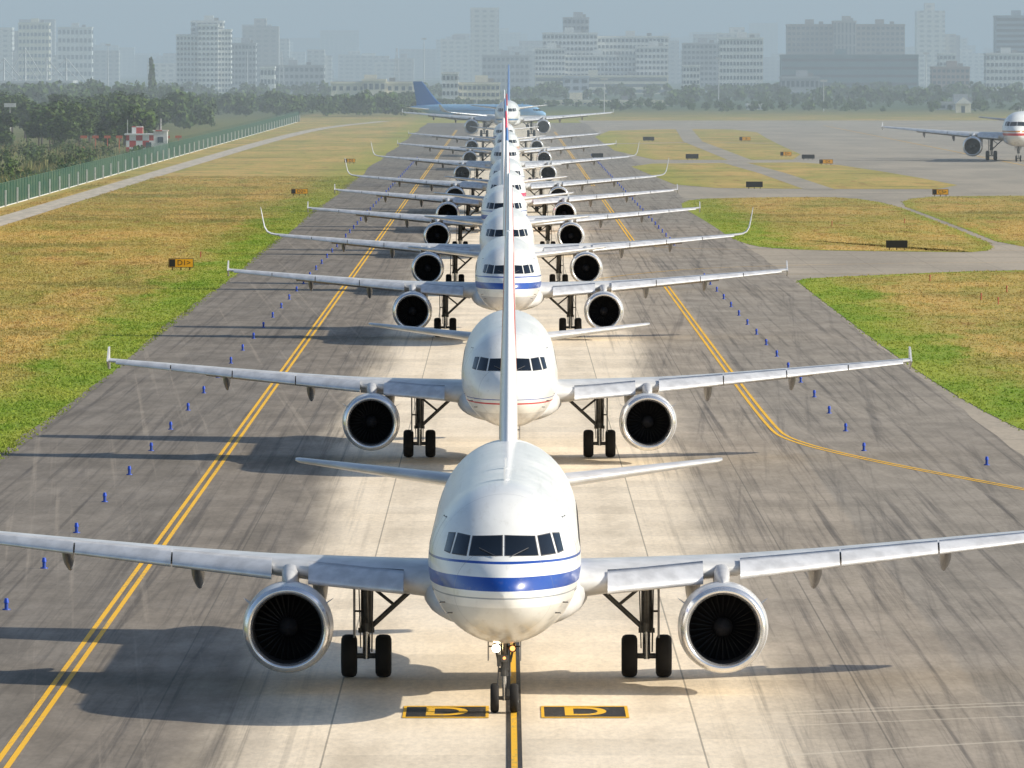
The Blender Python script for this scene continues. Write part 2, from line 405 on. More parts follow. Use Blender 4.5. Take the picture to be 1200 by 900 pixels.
    parts['taxi_lights']=(lt,['lamp','lamp2'])
    return parts
PP={'fence':build_parts('fence'),'shark':build_parts('shark')}
M['lampoff']=simple('lamp_glass_off',(.5,.5,.5),.2)
cache={}
def airliner(x,ymain,liv,tip='fence',yaw=0.0,scale=1.0,lit=False):
    e=bpy.data.objects.new('airliner',None); S.collection.objects.link(e)
    a=math.radians(yaw)
    off=Matrix.Rotation(a,3,'Z')@Vector((0,17.7*scale,0))
    e.location=(x-off.x,ymain-off.y,0.03); e.rotation_euler=(0,0,a); e.scale=(scale,)*3
    lv=L[liv]
    for k,(mb,mats) in PP[tip].items():
        dep=any(q in('fus','fin','nac','fairing0') for q in mats) or k=='taxi_lights'
        key=(k,liv if dep else '',lit if k=='taxi_lights' else 0)
        if key not in cache:
            ml=[]
            for q in mats:
                if q in('fus','fin','nac'): ml.append(lv[q])
                elif q=='fairing0': ml.append(M['wing'])
                elif q.startswith('lamp') and not lit: ml.append(M['lampoff'])
                else: ml.append(M[q])
            cache[key]=mb.mesh(k,ml)
        obj(k,cache[key],e)
    return e
def px2x(px,D): return (px-VX)/F*D
fleet=[(593.5,231,'air_blue','fence',-.25,1),(597,360,'red_pin','fence',0,1),(595,518,'blue2','fence',.15,1),(594,625,'light','shark',0,1),
 (590.5,740,'blue2','fence',.1,1),(593,847,'pink','fence',0,1),(594,952,'air_blue','shark',0,1),(592,1150,'light','shark',0,1),
 (594,1330,'gold','fence',.1,1),(591,1520,'blue2','fence',0,1),(595,1900,'light','fence',-.5,1.38)]
for i,(px,D,lv,tip,yaw,sc) in enumerate(fleet):
    airliner(px2x(px,D),D,lv,tip,yaw,sc,lit=(i==0))
airliner(88.0,1450,'gold','fence',-6,1.42)
airliner(-6,2190,'sky','shark',68,1.0)

# ---------------------------------------------------------------- ground materials
def grass_mat(name,tuft=False):
    t=NT(name); p=t.pos(); x,y,z=t.xyz(p)[:]
    ax=t.ma('ABSOLUTE',t.ma('SUBTRACT',x,XC))
    big=t.noise(t.scl(p,(.06,.010,1)),1.0,5,.6); mid=t.noise(t.scl(p,(.25,.04,1)),1.0,5,.65); fine=t.noise(t.scl(p,(2.2,.6,1)),1.0,4,.7)
    verge=t.rng(t.ma('ADD',ax,t.ma('MULTIPLY',t.ma('SUBTRACT',mid,.5),14)),23.5,29,1,0)
    verge=t.ma('MULTIPLY',verge,t.rng(y,1300,700,.4,.9))
    at=t.n('ShaderNodeAttribute',attribute_name='verge').outputs['Fac']
    vv=t.ma('MULTIPLY',t.rng(t.ma('ADD',at,t.ma('MULTIPLY',t.ma('SUBTRACT',mid,.5),.8)),.3,.9),t.rng(y,1200,800,.35,1))
    verge=t.ma('MAXIMUM',verge,vv)
    near=t.ma('MULTIPLY',t.rng(y,520,300),.5)
    dry=t.mix(t.rng(big,.38,.62),(.58,.40,.14),(.44,.36,.11))
    dry=t.mix(t.ma('MULTIPLY',t.rng(mid,.48,.66),.6),dry,(.27,.29,.07))
    brn=t.noise(t.scl(p,(.5,.06,3)),1.0,4,.6); dry=t.mix(t.ma('MULTIPLY',t.rng(brn,.53,.70),.55),dry,(.33,.17,.07))
    band=t.noise(t.scl(p,(.03,.035,3)),1.0,5,.6); dry=t.mix(t.ma('MULTIPLY',t.rng(band,.52,.64),.5),dry,(.19,.19,.06))  # dark bands: mowing pattern and shadow streaks painted into the grass colour
    dry=t.mix(near,dry,(.27,.32,.06))
    grn=t.mix(t.rng(mid,.35,.65),(.19,.31,.035),(.33,.38,.06))
    c=t.mix(verge,dry,grn)
    far=t.rng(y,2300,3200); c=t.mix(far,c,(.07,.11,.045))
    outer=t.rng(x,-60,-66); c=t.mix(t.ma('MULTIPLY',outer,.8),c,(.10,.13,.045))
    k=t.rng(fine,.25,.75,.78,1.15); c=t.mix(1.0,c,t.comb(k,k,k),'MULTIPLY')
    if tuft:
        r=t.n('ShaderNodeNewGeometry').outputs['Random Per Island']; k=t.rng(r,0,1,.82,1.25); c=t.mix(1.0,c,t.comb(k,k,k),'MULTIPLY')
        t.done(c,.8,0,.2)
        tr=t.n('ShaderNodeBsdfTranslucent'); t.l(c,tr.inputs[0]); ms=t.n('ShaderNodeMixShader'); ms.inputs[0].default_value=.4
        t.l(t.b.outputs[0],ms.inputs[1]); t.l(tr.outputs[0],ms.inputs[2]); t.l(ms.outputs[0],t.out.inputs[0])
        return t.mat
    t.bump(t.ma('ADD',fine,mid),.5,.10)
    return t.done(c,.95,0,.1)
MG=grass_mat('dry_grass'); MT=grass_mat('grass_blades',True)

def pave_mat():
    t=NT('taxiway_concrete'); p=t.pos(); x,y,z=t.xyz(p)[:]
    xc=t.ma('SUBTRACT',x,XC); ax=t.ma('ABSOLUTE',xc)
    lowf=t.noise(t.scl(p,(.22,.012,1)),1,4,.6)
    st1=t.noise(t.scl(p,(2.6,.012,1)),1,5,.7)
    xs=t.ma('ADD',x,t.ma('MULTIPLY',y,-.03)); st2=t.noise(t.comb(t.ma('MULTIPLY',xs,1.6),t.ma('MULTIPLY',y,.008)),1,5,.7)
    xs3=t.ma('ADD',x,t.ma('MULTIPLY',y,.05)); st3=t.noise(t.comb(t.ma('MULTIPLY',xs3,2.4),t.ma('MULTIPLY',y,.008),7.3),1,5,.7)
    med=t.noise(t.scl(p,(.6,.12,1)),1,6,.65); fine=t.noise(t.scl(p,(6,1.2,1)),1,4,.7)
    axn=t.ma('ADD',ax,t.ma('MULTIPLY',t.ma('SUBTRACT',lowf,.5),5))
    side=t.rng(axn,5.6,8.6); shoulder=t.rng(ax,12.2,12.5)
    c=t.mix(t.rng(med,.35,.75),(.95,.80,.60),(.80,.665,.49))
    sr=t.mix(t.rng(med,.3,.7),(.43,.355,.27),(.31,.26,.20)); sle=t.mix(t.rng(med,.3,.7),(.29,.24,.185),(.19,.16,.125))
    sidec=t.mix(t.rng(xc,-2,2),sle,sr)
    shc=t.mix(t.rng(xc,-2,2),t.mix(t.rng(med,.3,.7),(.26,.22,.175),(.18,.155,.125)),t.mix(t.rng(med,.3,.7),(.36,.305,.24),(.26,.225,.18)))
    c=t.mix(side,c,sidec); c=t.mix(shoulder,c,shc)
    w=t.n('ShaderNodeTexWhiteNoise',noise_dimensions='2D'); t.l(t.comb(t.ma('FLOOR',t.ma('DIVIDE',xc,4.6)),t.ma('FLOOR',t.ma('DIVIDE',y,5.0))),w.inputs['Vector'])
    k=t.rng(w.outputs['Value'],0,1,.91,1.04); c=t.mix(1.0,c,t.comb(k,k,k),'MULTIPLY')
    a=t.ma('MULTIPLY',t.rng(st1,.48,.70),t.rng(ax,4.0,8.5,.06,.75)); c=t.mix(a,c,(.085,.07,.055))
    b=t.ma('MULTIPLY',t.rng(st2,.52,.70),t.rng(ax,5.5,9,.0,.45)); c=t.mix(b,c,(.075,.063,.05))
    b=t.ma('MULTIPLY',t.rng(st3,.54,.70),t.rng(ax,5,9,.0,.26)); c=t.mix(b,c,(.50,.42,.33))
    k=t.rng(fine,.2,.8,.86,1.12); c=t.mix(1.0,c,t.comb(k,k,k),'MULTIPLY')
    lane=t.ma('MULTIPLY',t.rng(t.ma('ABSOLUTE',t.ma('SUBTRACT',ax,3.8)),.9,.2),t.rng(med,.35,.6,.02,.22)); c=t.mix(lane,c,(.38,.31,.22))
    cl=t.ma('MULTIPLY',t.rng(ax,.9,.15),.22); c=t.mix(cl,c,(.30,.25,.18))
    jx=t.ma('ABSOLUTE',t.ma('SUBTRACT',t.ma('FRACT',t.ma('ADD',t.ma('DIVIDE',xc,4.6),.5)),.5)); jm=t.ma('LESS_THAN',jx,.0050)
    jy=t.ma('FRACT',t.ma('DIVIDE',y,5.0)); jn=t.ma('LESS_THAN',jy,.010)
    j=t.ma('MAXIMUM',t.ma('MULTIPLY',jm,.55),t.ma('MULTIPLY',jn,.18)); j=t.ma('MULTIPLY',j,t.rng(ax,12.1,12.2,1,.4)); c=t.mix(j,c,(.08,.07,.055))
    for (cx,cy,R,wd) in((40,165,62,.10),(40,165,62.9,.08),(44,150,74,.07),(60,140,84,.1)):
        dx=t.ma('SUBTRACT',x,cx); dy=t.ma('SUBTRACT',y,cy)
        r=t.ma('SQRT',t.ma('ADD',t.ma('MULTIPLY',dx,dx),t.ma('MULTIPLY',dy,dy)))
        m=t.ma('MULTIPLY',t.rng(t.ma('ABSOLUTE',t.ma('SUBTRACT',r,R)),wd*2.2,wd*.6),t.rng(xc,5,7,0,.4)); c=t.mix(m,c,(.75,.66,.52))
    t.bump(fine,.15,.02)
    return t.done(c,t.rng(med,.3,.7,.62,.8),0,.35)
MP=pave_mat()
def apron_mat():
    t=NT('apron_concrete'); p=t.pos(); x,y,z=t.xyz(p)[:]
    med=t.noise(t.scl(p,(.08,.02,1)),1,6,.65); st=t.noise(t.scl(p,(.03,.16,1)),1,5,.7); fine=t.noise(t.scl(p,(3,.6,1)),1,4,.7)
    c=t.mix(t.rng(med,.3,.7),(.46,.39,.30),(.33,.285,.225)); c=t.mix(t.ma('MULTIPLY',t.rng(st,.5,.7),.5),c,(.16,.14,.11))
    k=t.rng(fine,.2,.8,.85,1.12); c=t.mix(1.0,c,t.comb(k,k,k),'MULTIPLY')
    jy=t.ma('LESS_THAN',t.ma('FRACT',t.ma('DIVIDE',x,5.0)),.01); c=t.mix(t.ma('MULTIPLY',jy,.4),c,(.06,.06,.05))
    return t.done(c,.75,0,.3)
MA=apron_mat()
def paint(name,col,dark):
    t=NT(name); p=t.pos(); n=t.noise(t.scl(p,(9,1.2,1)),1,5,.7); n2=t.noise(t.scl(p,(1,.1,1)),1,3)
    c=t.mix(t.rng(t.ma('ADD',n,t.ma('MULTIPLY',n2,.6)),.78,1.05),col,dark); return t.done(c,.6,0,.3)
MY=paint('yellow_line_paint',(.95,.52,.02),(.55,.36,.10)); MK=paint('black_marking_paint',(.025,.022,.02),(.09,.08,.065))

# ---------------------------------------------------------------- ground geometry
g=MB(); g.add([(-15000,-300,0),(15000,-300,0),(15000,26000,0),(-15000,26000,0)],[(0,1,2,3)],0,False); obj('ground',g.mesh('ground',[MG],False))
g=MB(); g.add([(21,100,.012),(330,100,.012),(330,2450,.012),(21,2450,.012)],[(0,1,2,3)],0,False); obj('apron_pavement',g.mesh('apron',[MA],False))
g=MB(); ys=[100+i*10 for i in range(226)]
lx=[-21.4+.25*math.sin(y*.031)+random.uniform(-.12,.12) for y in ys]
vs=[]
for y,a in zip(ys,lx): vs+=[(a,y,.024),(22.0+random.uniform(-.12,.12),y,.024)]
g.add(vs,[(2*i,2*i+1,2*i+3,2*i+2) for i in range(len(ys)-1)],0,False); obj('taxiway',g.mesh('taxiway',[MP],False))

def ribbon(mb,pts,w,z,m=0):
    vs=[]
    for i,(x,y) in enumerate(pts):
        a=Vector(pts[max(i-1,0)]);b=Vector(pts[min(i+1,len(pts)-1)]);d=(b-a).normalized();n=Vector((d.y,-d.x))*w/2
        vs+=[(x+n.x,y+n.y,z),(x-n.x,y-n.y,z)]
    mb.add(vs,[(2*i,2*i+1,2*i+3,2*i+2) for i in range(len(pts)-1)],m,False)
def chaikin(p,k=3,closed=False):
    for _ in range(k):
        q=[]
        n=len(p)
        for i in range(n if closed else n-1):
            a=p[i];b=p[(i+1)%n]; q+=[(a[0]*.75+b[0]*.25,a[1]*.75+b[1]*.25),(a[0]*.25+b[0]*.75,a[1]*.25+b[1]*.75)]
        if not closed: q=[p[0]]+q+[p[-1]]
        p=q
    return p
def shift(pts,d):
    o=[]
    for i,(x,y) in enumerate(pts):
        a=Vector(pts[max(i-1,0)]);b=Vector(pts[min(i+1,len(pts)-1)]);t=(b-a).normalized(); o.append((x+t.y*d,y-t.x*d))
    return o
g=MB()
def double(pts):
    for d in(-.16,.16): ribbon(g,shift(pts,d),.15,.034)
left=[(-11.95,y) for y in range(150,2150,50)]; double(left)
rc=chaikin([(12.0,640),(12.05,520),(12.1,390),(12.6,375),(15.5,356),(20.3,333),(27,300),(34,262)],3); double(rc)
double([(11.9,y) for y in range(790,1065,25)]); double([(11.9,y) for y in range(1150,2100,50)])
for pts in ([(11.9,790),(12.6,775),(16,764),(24,758),(60,756),(200,756)],[(12,640),(12.5,655),(16,668),(26,674),(60,676),(200,676)]): ribbon(g,chaikin(pts,3),.15,.034)
obj('taxiway_edge_marking',g.mesh('edge_marking',[MY],False))
g=MB(); ribbon(g,[(XC,y) for y in range(150,2150,50)],.15,.038,0)
for d in(-.135,.135): ribbon(g,[(XC+d,y) for y in range(150,2150,50)],.11,.034,1)
ribbon(g,chaikin([(XC,560),(XC+1,600),(XC+6,660),(XC+20,705),(60,716),(200,716)],3),.15,.042,0)
ribbon(g,[(84,y) for y in range(900,2300,50)],.3,.038,0)
obj('taxiway_centreline',g.mesh('centreline',[MY,MK],False))
for (x0,x1) in((-2.62,-.42),(.92,3.16)):
    e=bpy.data.objects.new('surface_painted_marking',None); S.collection.objects.link(e)
    g=MB(); y0,y1=216.6,220.6
    g.add([(x0,y0,.034),(x1,y0,.034),(x1,y1,.034),(x0,y1,.034)],[(0,1,2,3)],0,False)
    b=.08
    for (a,c,d,f) in((x0,x0+b,y0,y1),(x1-b,x1,y0,y1),(x0+b,x1-b,y0,y0+.3),(x0+b,x1-b,y1-.3,y1)):
        g.add([(a,d,.040),(c,d,.040),(c,f,.040),(a,f,.040)],[(0,1,2,3)],1,False)
    obj('panel',g.mesh('panel',[MK,MY],False),e)
    cu=bpy.data.curves.new('letter','FONT'); cu.body='D'; cu.align_x='CENTER'; cu.align_y='CENTER'; cu.offset=.02
    tmp=bpy.data.objects.new('tmp',cu); S.collection.objects.link(tmp); bpy.context.view_layer.update()
    me=bpy.data.meshes.new_from_object(tmp); bpy.data.objects.remove(tmp)
    me.materials.clear(); me.materials.append(MY)
    o=obj('letter',me,e,((x0+x1)/2,(y0+y1)/2,.041)); o.scale=(1.6,3.9,1)

def island(pts,z,inset=5,rnd=3,name='grass_island',vv=1.0):
    pts=chaikin(pts,rnd,True)
    ar=sum(pts[i][0]*pts[(i+1)%len(pts)][1]-pts[(i+1)%len(pts)][0]*pts[i][1] for i in range(len(pts)))
    if ar<0: pts=pts[::-1]
    n=len(pts); inn=[]
    for i in range(n):
        a=Vector(pts[i-1]);b=Vector(pts[(i+1)%n]);d=(b-a).normalized(); inn.append((pts[i][0]-d.y*inset,pts[i][1]+d.x*inset*2.2))
    vs=[(x,y,z) for x,y in pts]+[(x,y,z) for x,y in inn]
    fs=[(i,(i+1)%n,n+(i+1)%n,n+i) for i in range(n)]+[tuple(range(n,2*n))]
    g=MB(); g.add(vs,fs,0,False); me=g.mesh(name,[MG],False)
    at=me.attributes.new('verge','FLOAT','POINT')
    at.data.foreach_set('value',[vv]*n+[0.0]*n)
    obj(name,me); return pts
A=[(22.2,388),(22.2,640),(22.4,656),(25,662),(42,690),(90,690),(160,688),(160,280),(60,285),(36,325),(27,355)]
PA=island(A,.03,4)
B=[P(783,234),P(832,262),P(862,283),P(905,292.5),P(1060,295),P(1185,296),P(1120,268),P(1025,231.5),P(900,231)]
PB=island(B,.03,4,2,vv=.8)
B2=[P(1032,231.5),P(1120,264),P(1200,296),P(1500,297),P(1500,229),P(1200,229)]
PB2=island(B2,.031,4,2,vv=.8)
PC=island([P(732,192),P(765,206),P(800,220),P(960,221.5),P(1145,221.5),P(1060,205),P(960,190),P(860,191)],.03,2.5,1,vv=.7)
PD=island([P(688,154),P(735,187),P(860,187.5),P(952,187),P(905,166),P(882,152),P(790,151)],.03,2.5,1,vv=.7)
g=MB(); ribbon(g,[P(858,190),P(905,203),P(962,222.5)],4.0,.037); ribbon(g,[P(800,150),P(812,166),P(868,188)],4,.037); ribbon(g,[P(700,169),P(810,167),P(905,168)],6,.043); obj('service_road',g.mesh('srv',[MA],False))
t=NT('path_concrete'); n=t.noise(t.scl(t.pos(),(.8,.1,1)),1,5); MPath=t.done(t.mix(t.rng(n,.3,.7),(.62,.53,.42),(.44,.38,.30)),.85)
g=MB(); ribbon(g,chaikin([(-54,450),(-53,900),(-52,1400),(-50,1900),(-46,2200),(-34,2420)],3),3.4,.03); obj('perimeter_path',g.mesh('path',[MPath],False))
t=NT('fence_mesh_green')
t.done((.03,.12,.08),.5); tr=t.n('ShaderNodeBsdfTransparent'); ms=t.n('ShaderNodeMixShader'); ms.inputs[0].default_value=.62
t.l(tr.outputs[0],ms.inputs[1]); t.l(t.b.outputs[0],ms.inputs[2]); t.l(ms.outputs[0],t.out.inputs[0]); MF=t.mat
MW=simple('white_post_paint',(.7,.7,.68),.6); MGp=simple('fence_post_green',(.035,.13,.09),.5)
fe=bpy.data.objects.new('perimeter_fence',None); S.collection.objects.link(fe)
g=MB(); g.add([(-58,450,.1),(-58,2400,.1),(-58,2400,2.7),(-58,450,2.7)],[(0,1,2,3)],0,False); obj('mesh_panels',g.mesh('panels',[MF],False),fe)
g=MB()
for i in range(0,325):
    y=460+i*6
    g.box(-58.05,-57.95,y-.05,y+.05,0,2.8,0)
    if i%4==0:
        g.box(-57.93,-57.73,y-.1,y+.1,0,1.9,1)
    g.cyl((-58,y,2.8),(-58.45,y,3.25),.03,n=5,m=0)
g.box(-58.02,-57.98,450,2380,2.74,2.8,0)
g.box(-58.15,-57.95,450,2380,0,.12,1)
obj('posts_and_rails',g.mesh('posts',[MGp,MW]),fe)

# grass tufts
def tufts(name,region,n):
    mb=MB()
    for _ in range(n):
        q=region()
        if q is None: continue
        x,y=q; big=1 if random.random()<.95 else 1.8
        for k in range(3):
            hh=random.uniform(.04,.12)*big
            a=random.uniform(0,math.pi); w=random.uniform(.03,.09); dx,dy=math.cos(a)*w,math.sin(a)*w
            ox,oy=random.uniform(-.3,.3),random.uniform(-.6,.6); lx,ly=random.uniform(-.07,.07),random.uniform(-.07,.07)
            mb.add([(x+ox-dx,y+oy-dy,0.02),(x+ox+dx,y+oy+dy,0.02),(x+ox+lx,y+oy+ly,hh)],[(0,1,2)],0,False)
    obj(name,mb.mesh(name,[MT],False))
def rl():
    while True:
        y=290*(1250/290)**random.random(); x=random.uniform(-56.5,-21.2)
        if x<(-10-VX)/F*y-1 or -54.8<x<-51: continue
        return (x,y)
tufts('grass_tufts',rl,70000)
def inside(pt,poly):
    x,y=pt;c=False;j=len(poly)-1
    for i in range(len(poly)):
        if (poly[i][1]>y)!=(poly[j][1]>y) and x<(poly[j][0]-poly[i][0])*(y-poly[i][1])/(poly[j][1]-poly[i][1])+poly[i][0]: c=not c
        j=i
    return c
def rr():
    for _ in range(30):
        y=340*(1120/340)**random.random(); x=random.uniform(21.5,75)
        if x>(1215-VX)/F*y+2: continue
        if inside((x,y),PA) or inside((x,y),PB) or inside((x,y),PB2): return (x,y)
    return None
tufts('grass_tufts',rr,40000)

# ---------------------------------------------------------------- lights, signs
Mblue=simple('blue_lens',(.01,.07,.55),.3); Mbase=simple('light_base',(.02,.07,.38),.5)
g=MB(); g.cyl((0,0,0),(0,0,.04),.13,.12,m=1); g.cyl((0,0,.04),(0,0,.22),.06,.06,m=1); g.cyl((0,0,.22),(0,0,.36),.085,.055,m=0)
me=g.mesh('edge_light',[Mblue,Mbase])
for i in range(60):
    y=217+i*21.3
    obj('taxiway_edge_light',me,None,(-15.2,y,.024))
for i in range(60):
    y=366+i*19.6
    if 660<y<770: continue
    obj('taxiway_edge_light',me,None,(15.4,y,.024))
for (px,py) in((1157,546),):
    x,y=P(px,py); obj('taxiway_edge_light',me,None,(x,y,.024))
Myel=simple('sign_yellow',(.95,.45,.02),.5,var=.1); Mblk=simple('sign_black',(.02,.02,.02),.5)
def sign(px,py,w,h,front,text):
    x,y=P(px,py); e=bpy.data.objects.new('taxiway_sign',None); S.collection.objects.link(e); e.location=(x,y,.03)
    g=MB(); g.box(-w/2,w/2,0,.22,.22,.22+h,1)
    if front: g.box(-w/2+.04,w/2-.04,-.012,-.002,.26,.18+h,0)
    for q in(-w*.35,0,w*.35): g.box(q-.04,q+.04,.08,.14,0,.22,1)
    obj('housing',g.mesh('housing',[Myel,Mblk]),e)
    if front:
        g=MB(); g.box(-w/2+.06,-w/2+.06+w*.24,-.022,-.014,.28,.16+h,0); obj('location_panel',g.mesh('lp',[Mblk]),e)
        cu=bpy.data.curves.new('t','FONT'); cu.body=text; cu.align_x='CENTER'; cu.align_y='CENTER'
        tmp=bpy.data.objects.new('tmp',cu); S.collection.objects.link(tmp); bpy.context.view_layer.update(); m2=bpy.data.meshes.new_from_object(tmp); bpy.data.objects.remove(tmp)
        m2.materials.clear(); m2.materials.append(Mblk); o=obj('lettering',m2,e,(w*.12,-.03,.22+h/2)); o.rotation_euler=(math.pi/2,0,0); o.scale=(.6,.6,.6)
for a in((212,317,2.0,.72,1,'D1>'),(351,229.5,2.1,.65,1,'D2>'),(410,192,1.8,.6,1,'D3'),(1051,293.5,1.9,.65,0,''),(884,221.5,2.2,.75,0,''),(1102,230.5,2.0,.7,1,'C5>'),
         (811,187.5,2.2,.8,0,''),(968,193.5,2.2,.7,1,'C4'),(947,187.5,2.2,.7,0,''),(921,184,2.0,.7,1,'D>'),(700,186,2.,.7,0,''),(873,166,2.4,.8,1,'B'),(760,166,2.4,.8,0,'')): sign(*a)
Mrs=simple('marker_red',(.45,.12,.06),.6)
g=MB(); g.cyl((0,0,0),(0,0,.35),.05,.04,m=0); g.cyl((0,0,.35),(0,0,.5),.07,.05,m=0); me=g.mesh('stake',[Mrs])
for (px,py) in((1150,352),(1170,357),(1180,343),(235,302),(1090,330),(975,265),(1060,262)):
    x,y=P(px,py); obj('marker_stake',me,None,(x,y,.03))

# ---------------------------------------------------------------- vegetation
def leafmat(name,c1,c2):
    t=NT(name); r=t.n('ShaderNodeNewGeometry').outputs['Random Per Island']; n=t.noise(t.pos(),.35,3)
    c=t.mix(r,c1,c2); k=t.rng(n,.35,.65,.6,1.35); c=t.mix(1.0,c,t.comb(k,k,k),'MULTIPLY'); return t.done(c,.7,0,.2)
ML=leafmat('foliage_dark',(.03,.065,.015),(.10,.15,.025)); MR=leafmat('reed_tan',(.28,.22,.09),(.12,.16,.05)); MTr=simple('bark',(.10,.075,.05),.9)
def tree_geo(mb,ox,oy,oz,h,r,nl,ls,trunk=True,cyp=False):
    if trunk:
        mb.cyl((ox,oy,oz-.2),(ox+.1,oy,oz+h*.45),h*.022,h*.014,7,1,False)
        for k in range(5):
            a=random.uniform(0,6.28); z0=oz+h*random.uniform(.25,.5)
            mb.cyl((ox,oy,z0),(ox+math.cos(a)*r*.6,oy+math.sin(a)*r*.6,z0+h*.25),h*.009,h*.004,5,1,False)
    lobes=[]
    if cyp:
        for k in range(9): lobes.append((ox+random.uniform(-.1,.1)*r,oy,oz+h*(.1+.1*k),r*(1-.09*k),h*.09))
    else:
        for k in range(random.randint(8,12)):
            a=random.uniform(0,6.28); q=random.uniform(.1,.62)*r; zz=random.uniform(.3,.86)
            lr=r*random.uniform(.28,.5)*(1.15-.5*abs(zz-.55)); lobes.append((ox+math.cos(a)*q*(1.25-zz*.5),oy+math.sin(a)*q,oz+h*zz,lr,lr*.75))
    for _ in range(nl):
        lx,ly,lz,lr,lh=random.choice(lobes)
        d=Vector((random.gauss(0,1),random.gauss(0,1),random.gauss(0,1))).normalized()*random.uniform(.6,1.08)
        c=Vector((lx+d.x*lr,ly+d.y*lr,lz+d.z*lh)); s=ls*random.uniform(.6,1.3)
        n=(d+Vector((random.gauss(0,.6),random.gauss(0,.6),random.gauss(.2,.6)))).normalized(); a=n.orthogonal().normalized(); b=n.cross(a)
        mb.add([c-a*s-b*s*.5,c+a*s*.3-b*s*.8,c+a*s+b*s*.4,c-a*s*.2+b*s],[(0,1,2,3)],0,False)
tv=[]
for k in range(4):
    mb=MB(); tree_geo(mb,0,0,0,11+k*.7,4.4+.3*k,1500,.40); tv.append(mb.mesh('tree%d'%k,[ML,MTr],False))
def put_tree(x,y,s):
    o=obj('broadleaf_tree',random.choice(tv),None,(x,y,0)); o.rotation_euler=(0,0,random.uniform(0,6.28)); o.scale=(s*random.uniform(1.0,1.3),s*random.uniform(1,1.3),s)
for i in range(60):
    y=random.uniform(1560,2050); px=random.uniform(-30,190)
    put_tree((px-VX)/F*y,y,random.uniform(.62,.88)*(y/1800)**.4)
mb=MB(); x,y=(178-VX)/F*2900,2900; tree_geo(mb,0,0,0,18.5,2.0,1500,.45,True,True); obj('cypress_tree',mb.mesh('cypress',[ML,MTr],False),None,(x,y,0))
mb=MB()
for i in range(300):
    y=random.uniform(900,1700); x=random.uniform(-100,-61)
    if x>-66 and random.random()<.5: continue
    tree_geo(mb,x,y,-.3,random.uniform(1.2,3.0),random.uniform(1.0,2.4),60,.22,False)
obj('scrub',mb.mesh('scrub',[ML,MTr],False))
mb=MB()
for i in range(20000):
    y=random.uniform(880,1700); x=random.uniform(-100,-59.5)
    if math.sin(x*.4+y*.013)+random.gauss(0,.5)<-.1: continue
    h=random.uniform(.6,2.0); a=random.uniform(0,3.14); w=.09
    mb.add([(x-math.cos(a)*w,y-math.sin(a)*w,0),(x+math.cos(a)*w,y+math.sin(a)*w,0),(x+random.uniform(-.4,.4),y+random.uniform(-.3,.3),h)],[(0,1,2)],0,False)
obj('reeds',mb.mesh('reeds',[MR],False))
def row(px0,px1,y0,y1,n,h0,h1,nl=170,ls=.8):
    mb=MB()
    for i in range(n):
        y=random.uniform(y0,y1); px=random.uniform(px0,px1); h=random.uniform(h0,h1)
        tree_geo(mb,(px-VX)/F*y,y,0,h,h*random.uniform(.45,.7),nl,ls*h/9,False)
    obj('distant_trees',mb.mesh('dtrees',[ML,MTr],False))
row(200,245,2000,2400,20,6,9.5,260,.7); row(235,490,2550,3000,140,4,7.3,200,.8); row(-20,215,2500,3100,60,6,11,200,.8)
row(480,720,3050,3280,70,2,3.6,150,.8); row(700,1220,2800,3300,130,2,4.6,150,.8); row(-20,1220,3650,4100,230,4,8,150,1.0)
row(790,1220,3300,3500,60,4,8,150,.9)

# ---------------------------------------------------------------- buildings
Mwin=simple('window_glass_dark',(.07,.10,.13),.25,0,.3,.3)
Mroof=simple('roof_grey',(.25,.25,.25),.9)
wc={}
def wallm(c):
    if c not in wc: wc[c]=simple('wall_%d'%len(wc),c,.85,0,.15,.15)
    return wc[c]
def building(name,px0,px1,top,D,floors,bays,col,depth=18,wfill=(.62,.5),band=False,z0=0,par=None):
    s=F/D; x0=(px0-VX)/s; x1=(px1-VX)/s; zt=H+(HZ-top)/s
    e=par
    if e is None: e=bpy.data.objects.new(name,None); S.collection.objects.link(e)
    g=MB(); g.box(x0,x1,D,D+depth,z0,zt,0); g.box(x0-.3,x1+.3,D-.3,D+depth+.3,zt,zt+.8,0); g.box(x0+.5,x1-.5,D+.5,D+depth-.5,zt+.8,zt+.9,1)
    w=x1-x0
    if w>12: g.box(x0+w*.4,x0+w*.4+5,D+4,D+9,zt+.9,zt+3.6,0); g.box(x0+w*.7,x0+w*.7+2.5,D+6,D+9,zt+.9,zt+2.4,1)
    obj('walls_and_roof',g.mesh('walls',[wallm(col),Mroof]),e)
    g=MB(); fh=(zt-z0)/floors; bw=w/bays
    for f in range(floors):
        a=z0+f*fh+fh*(1-wfill[1])*.55; b=a+fh*wfill[1]
        if band: 
            g.box(x0+.6,x1-.6,D-.12,D-.02,a,b,0); g.box(x1+.02,x1+.12,D+.8,D+depth-.8,a,b,0); continue
        for k in range(bays):
            c=x0+(k+.5)*bw; hw=bw*wfill[0]/2; g.box(c-hw,c+hw,D-.12,D-.02,a,b,0)
        for k in range(4):
            c=D+(k+.5)*depth/4; g.box(x1+.02,x1+.12,c-1.2,c+1.2,a,b,0)
            g.box(x0-.12,x0-.02,c-1.2,c+1.2,a,b,0)
    obj('windows',g.mesh('win',[Mwin]),e); return e
WH=(.85,.82,.76); CR=(.88,.78,.58); BR=(.33,.29,.26); BLG=(.10,.20,.23); GY=(.45,.46,.47)
e=building('office_tower',207,232,42,4600,11,6,WH); building('',232,256,30,4598,13,5,WH,par=e); building('',256,271,36,4603,12,4,WH,par=e); building('',224,262,26,4612,14,6,WH,par=e)
building('apartment_building',271,300,52,4800,8,7,GY)
building('apartment_building',22,58,28,5600,9,8,CR); building('apartment_building',68,108,33,5900,7,8,WH)
building('apartment_building',305,322,80,4300,3,4,WH)
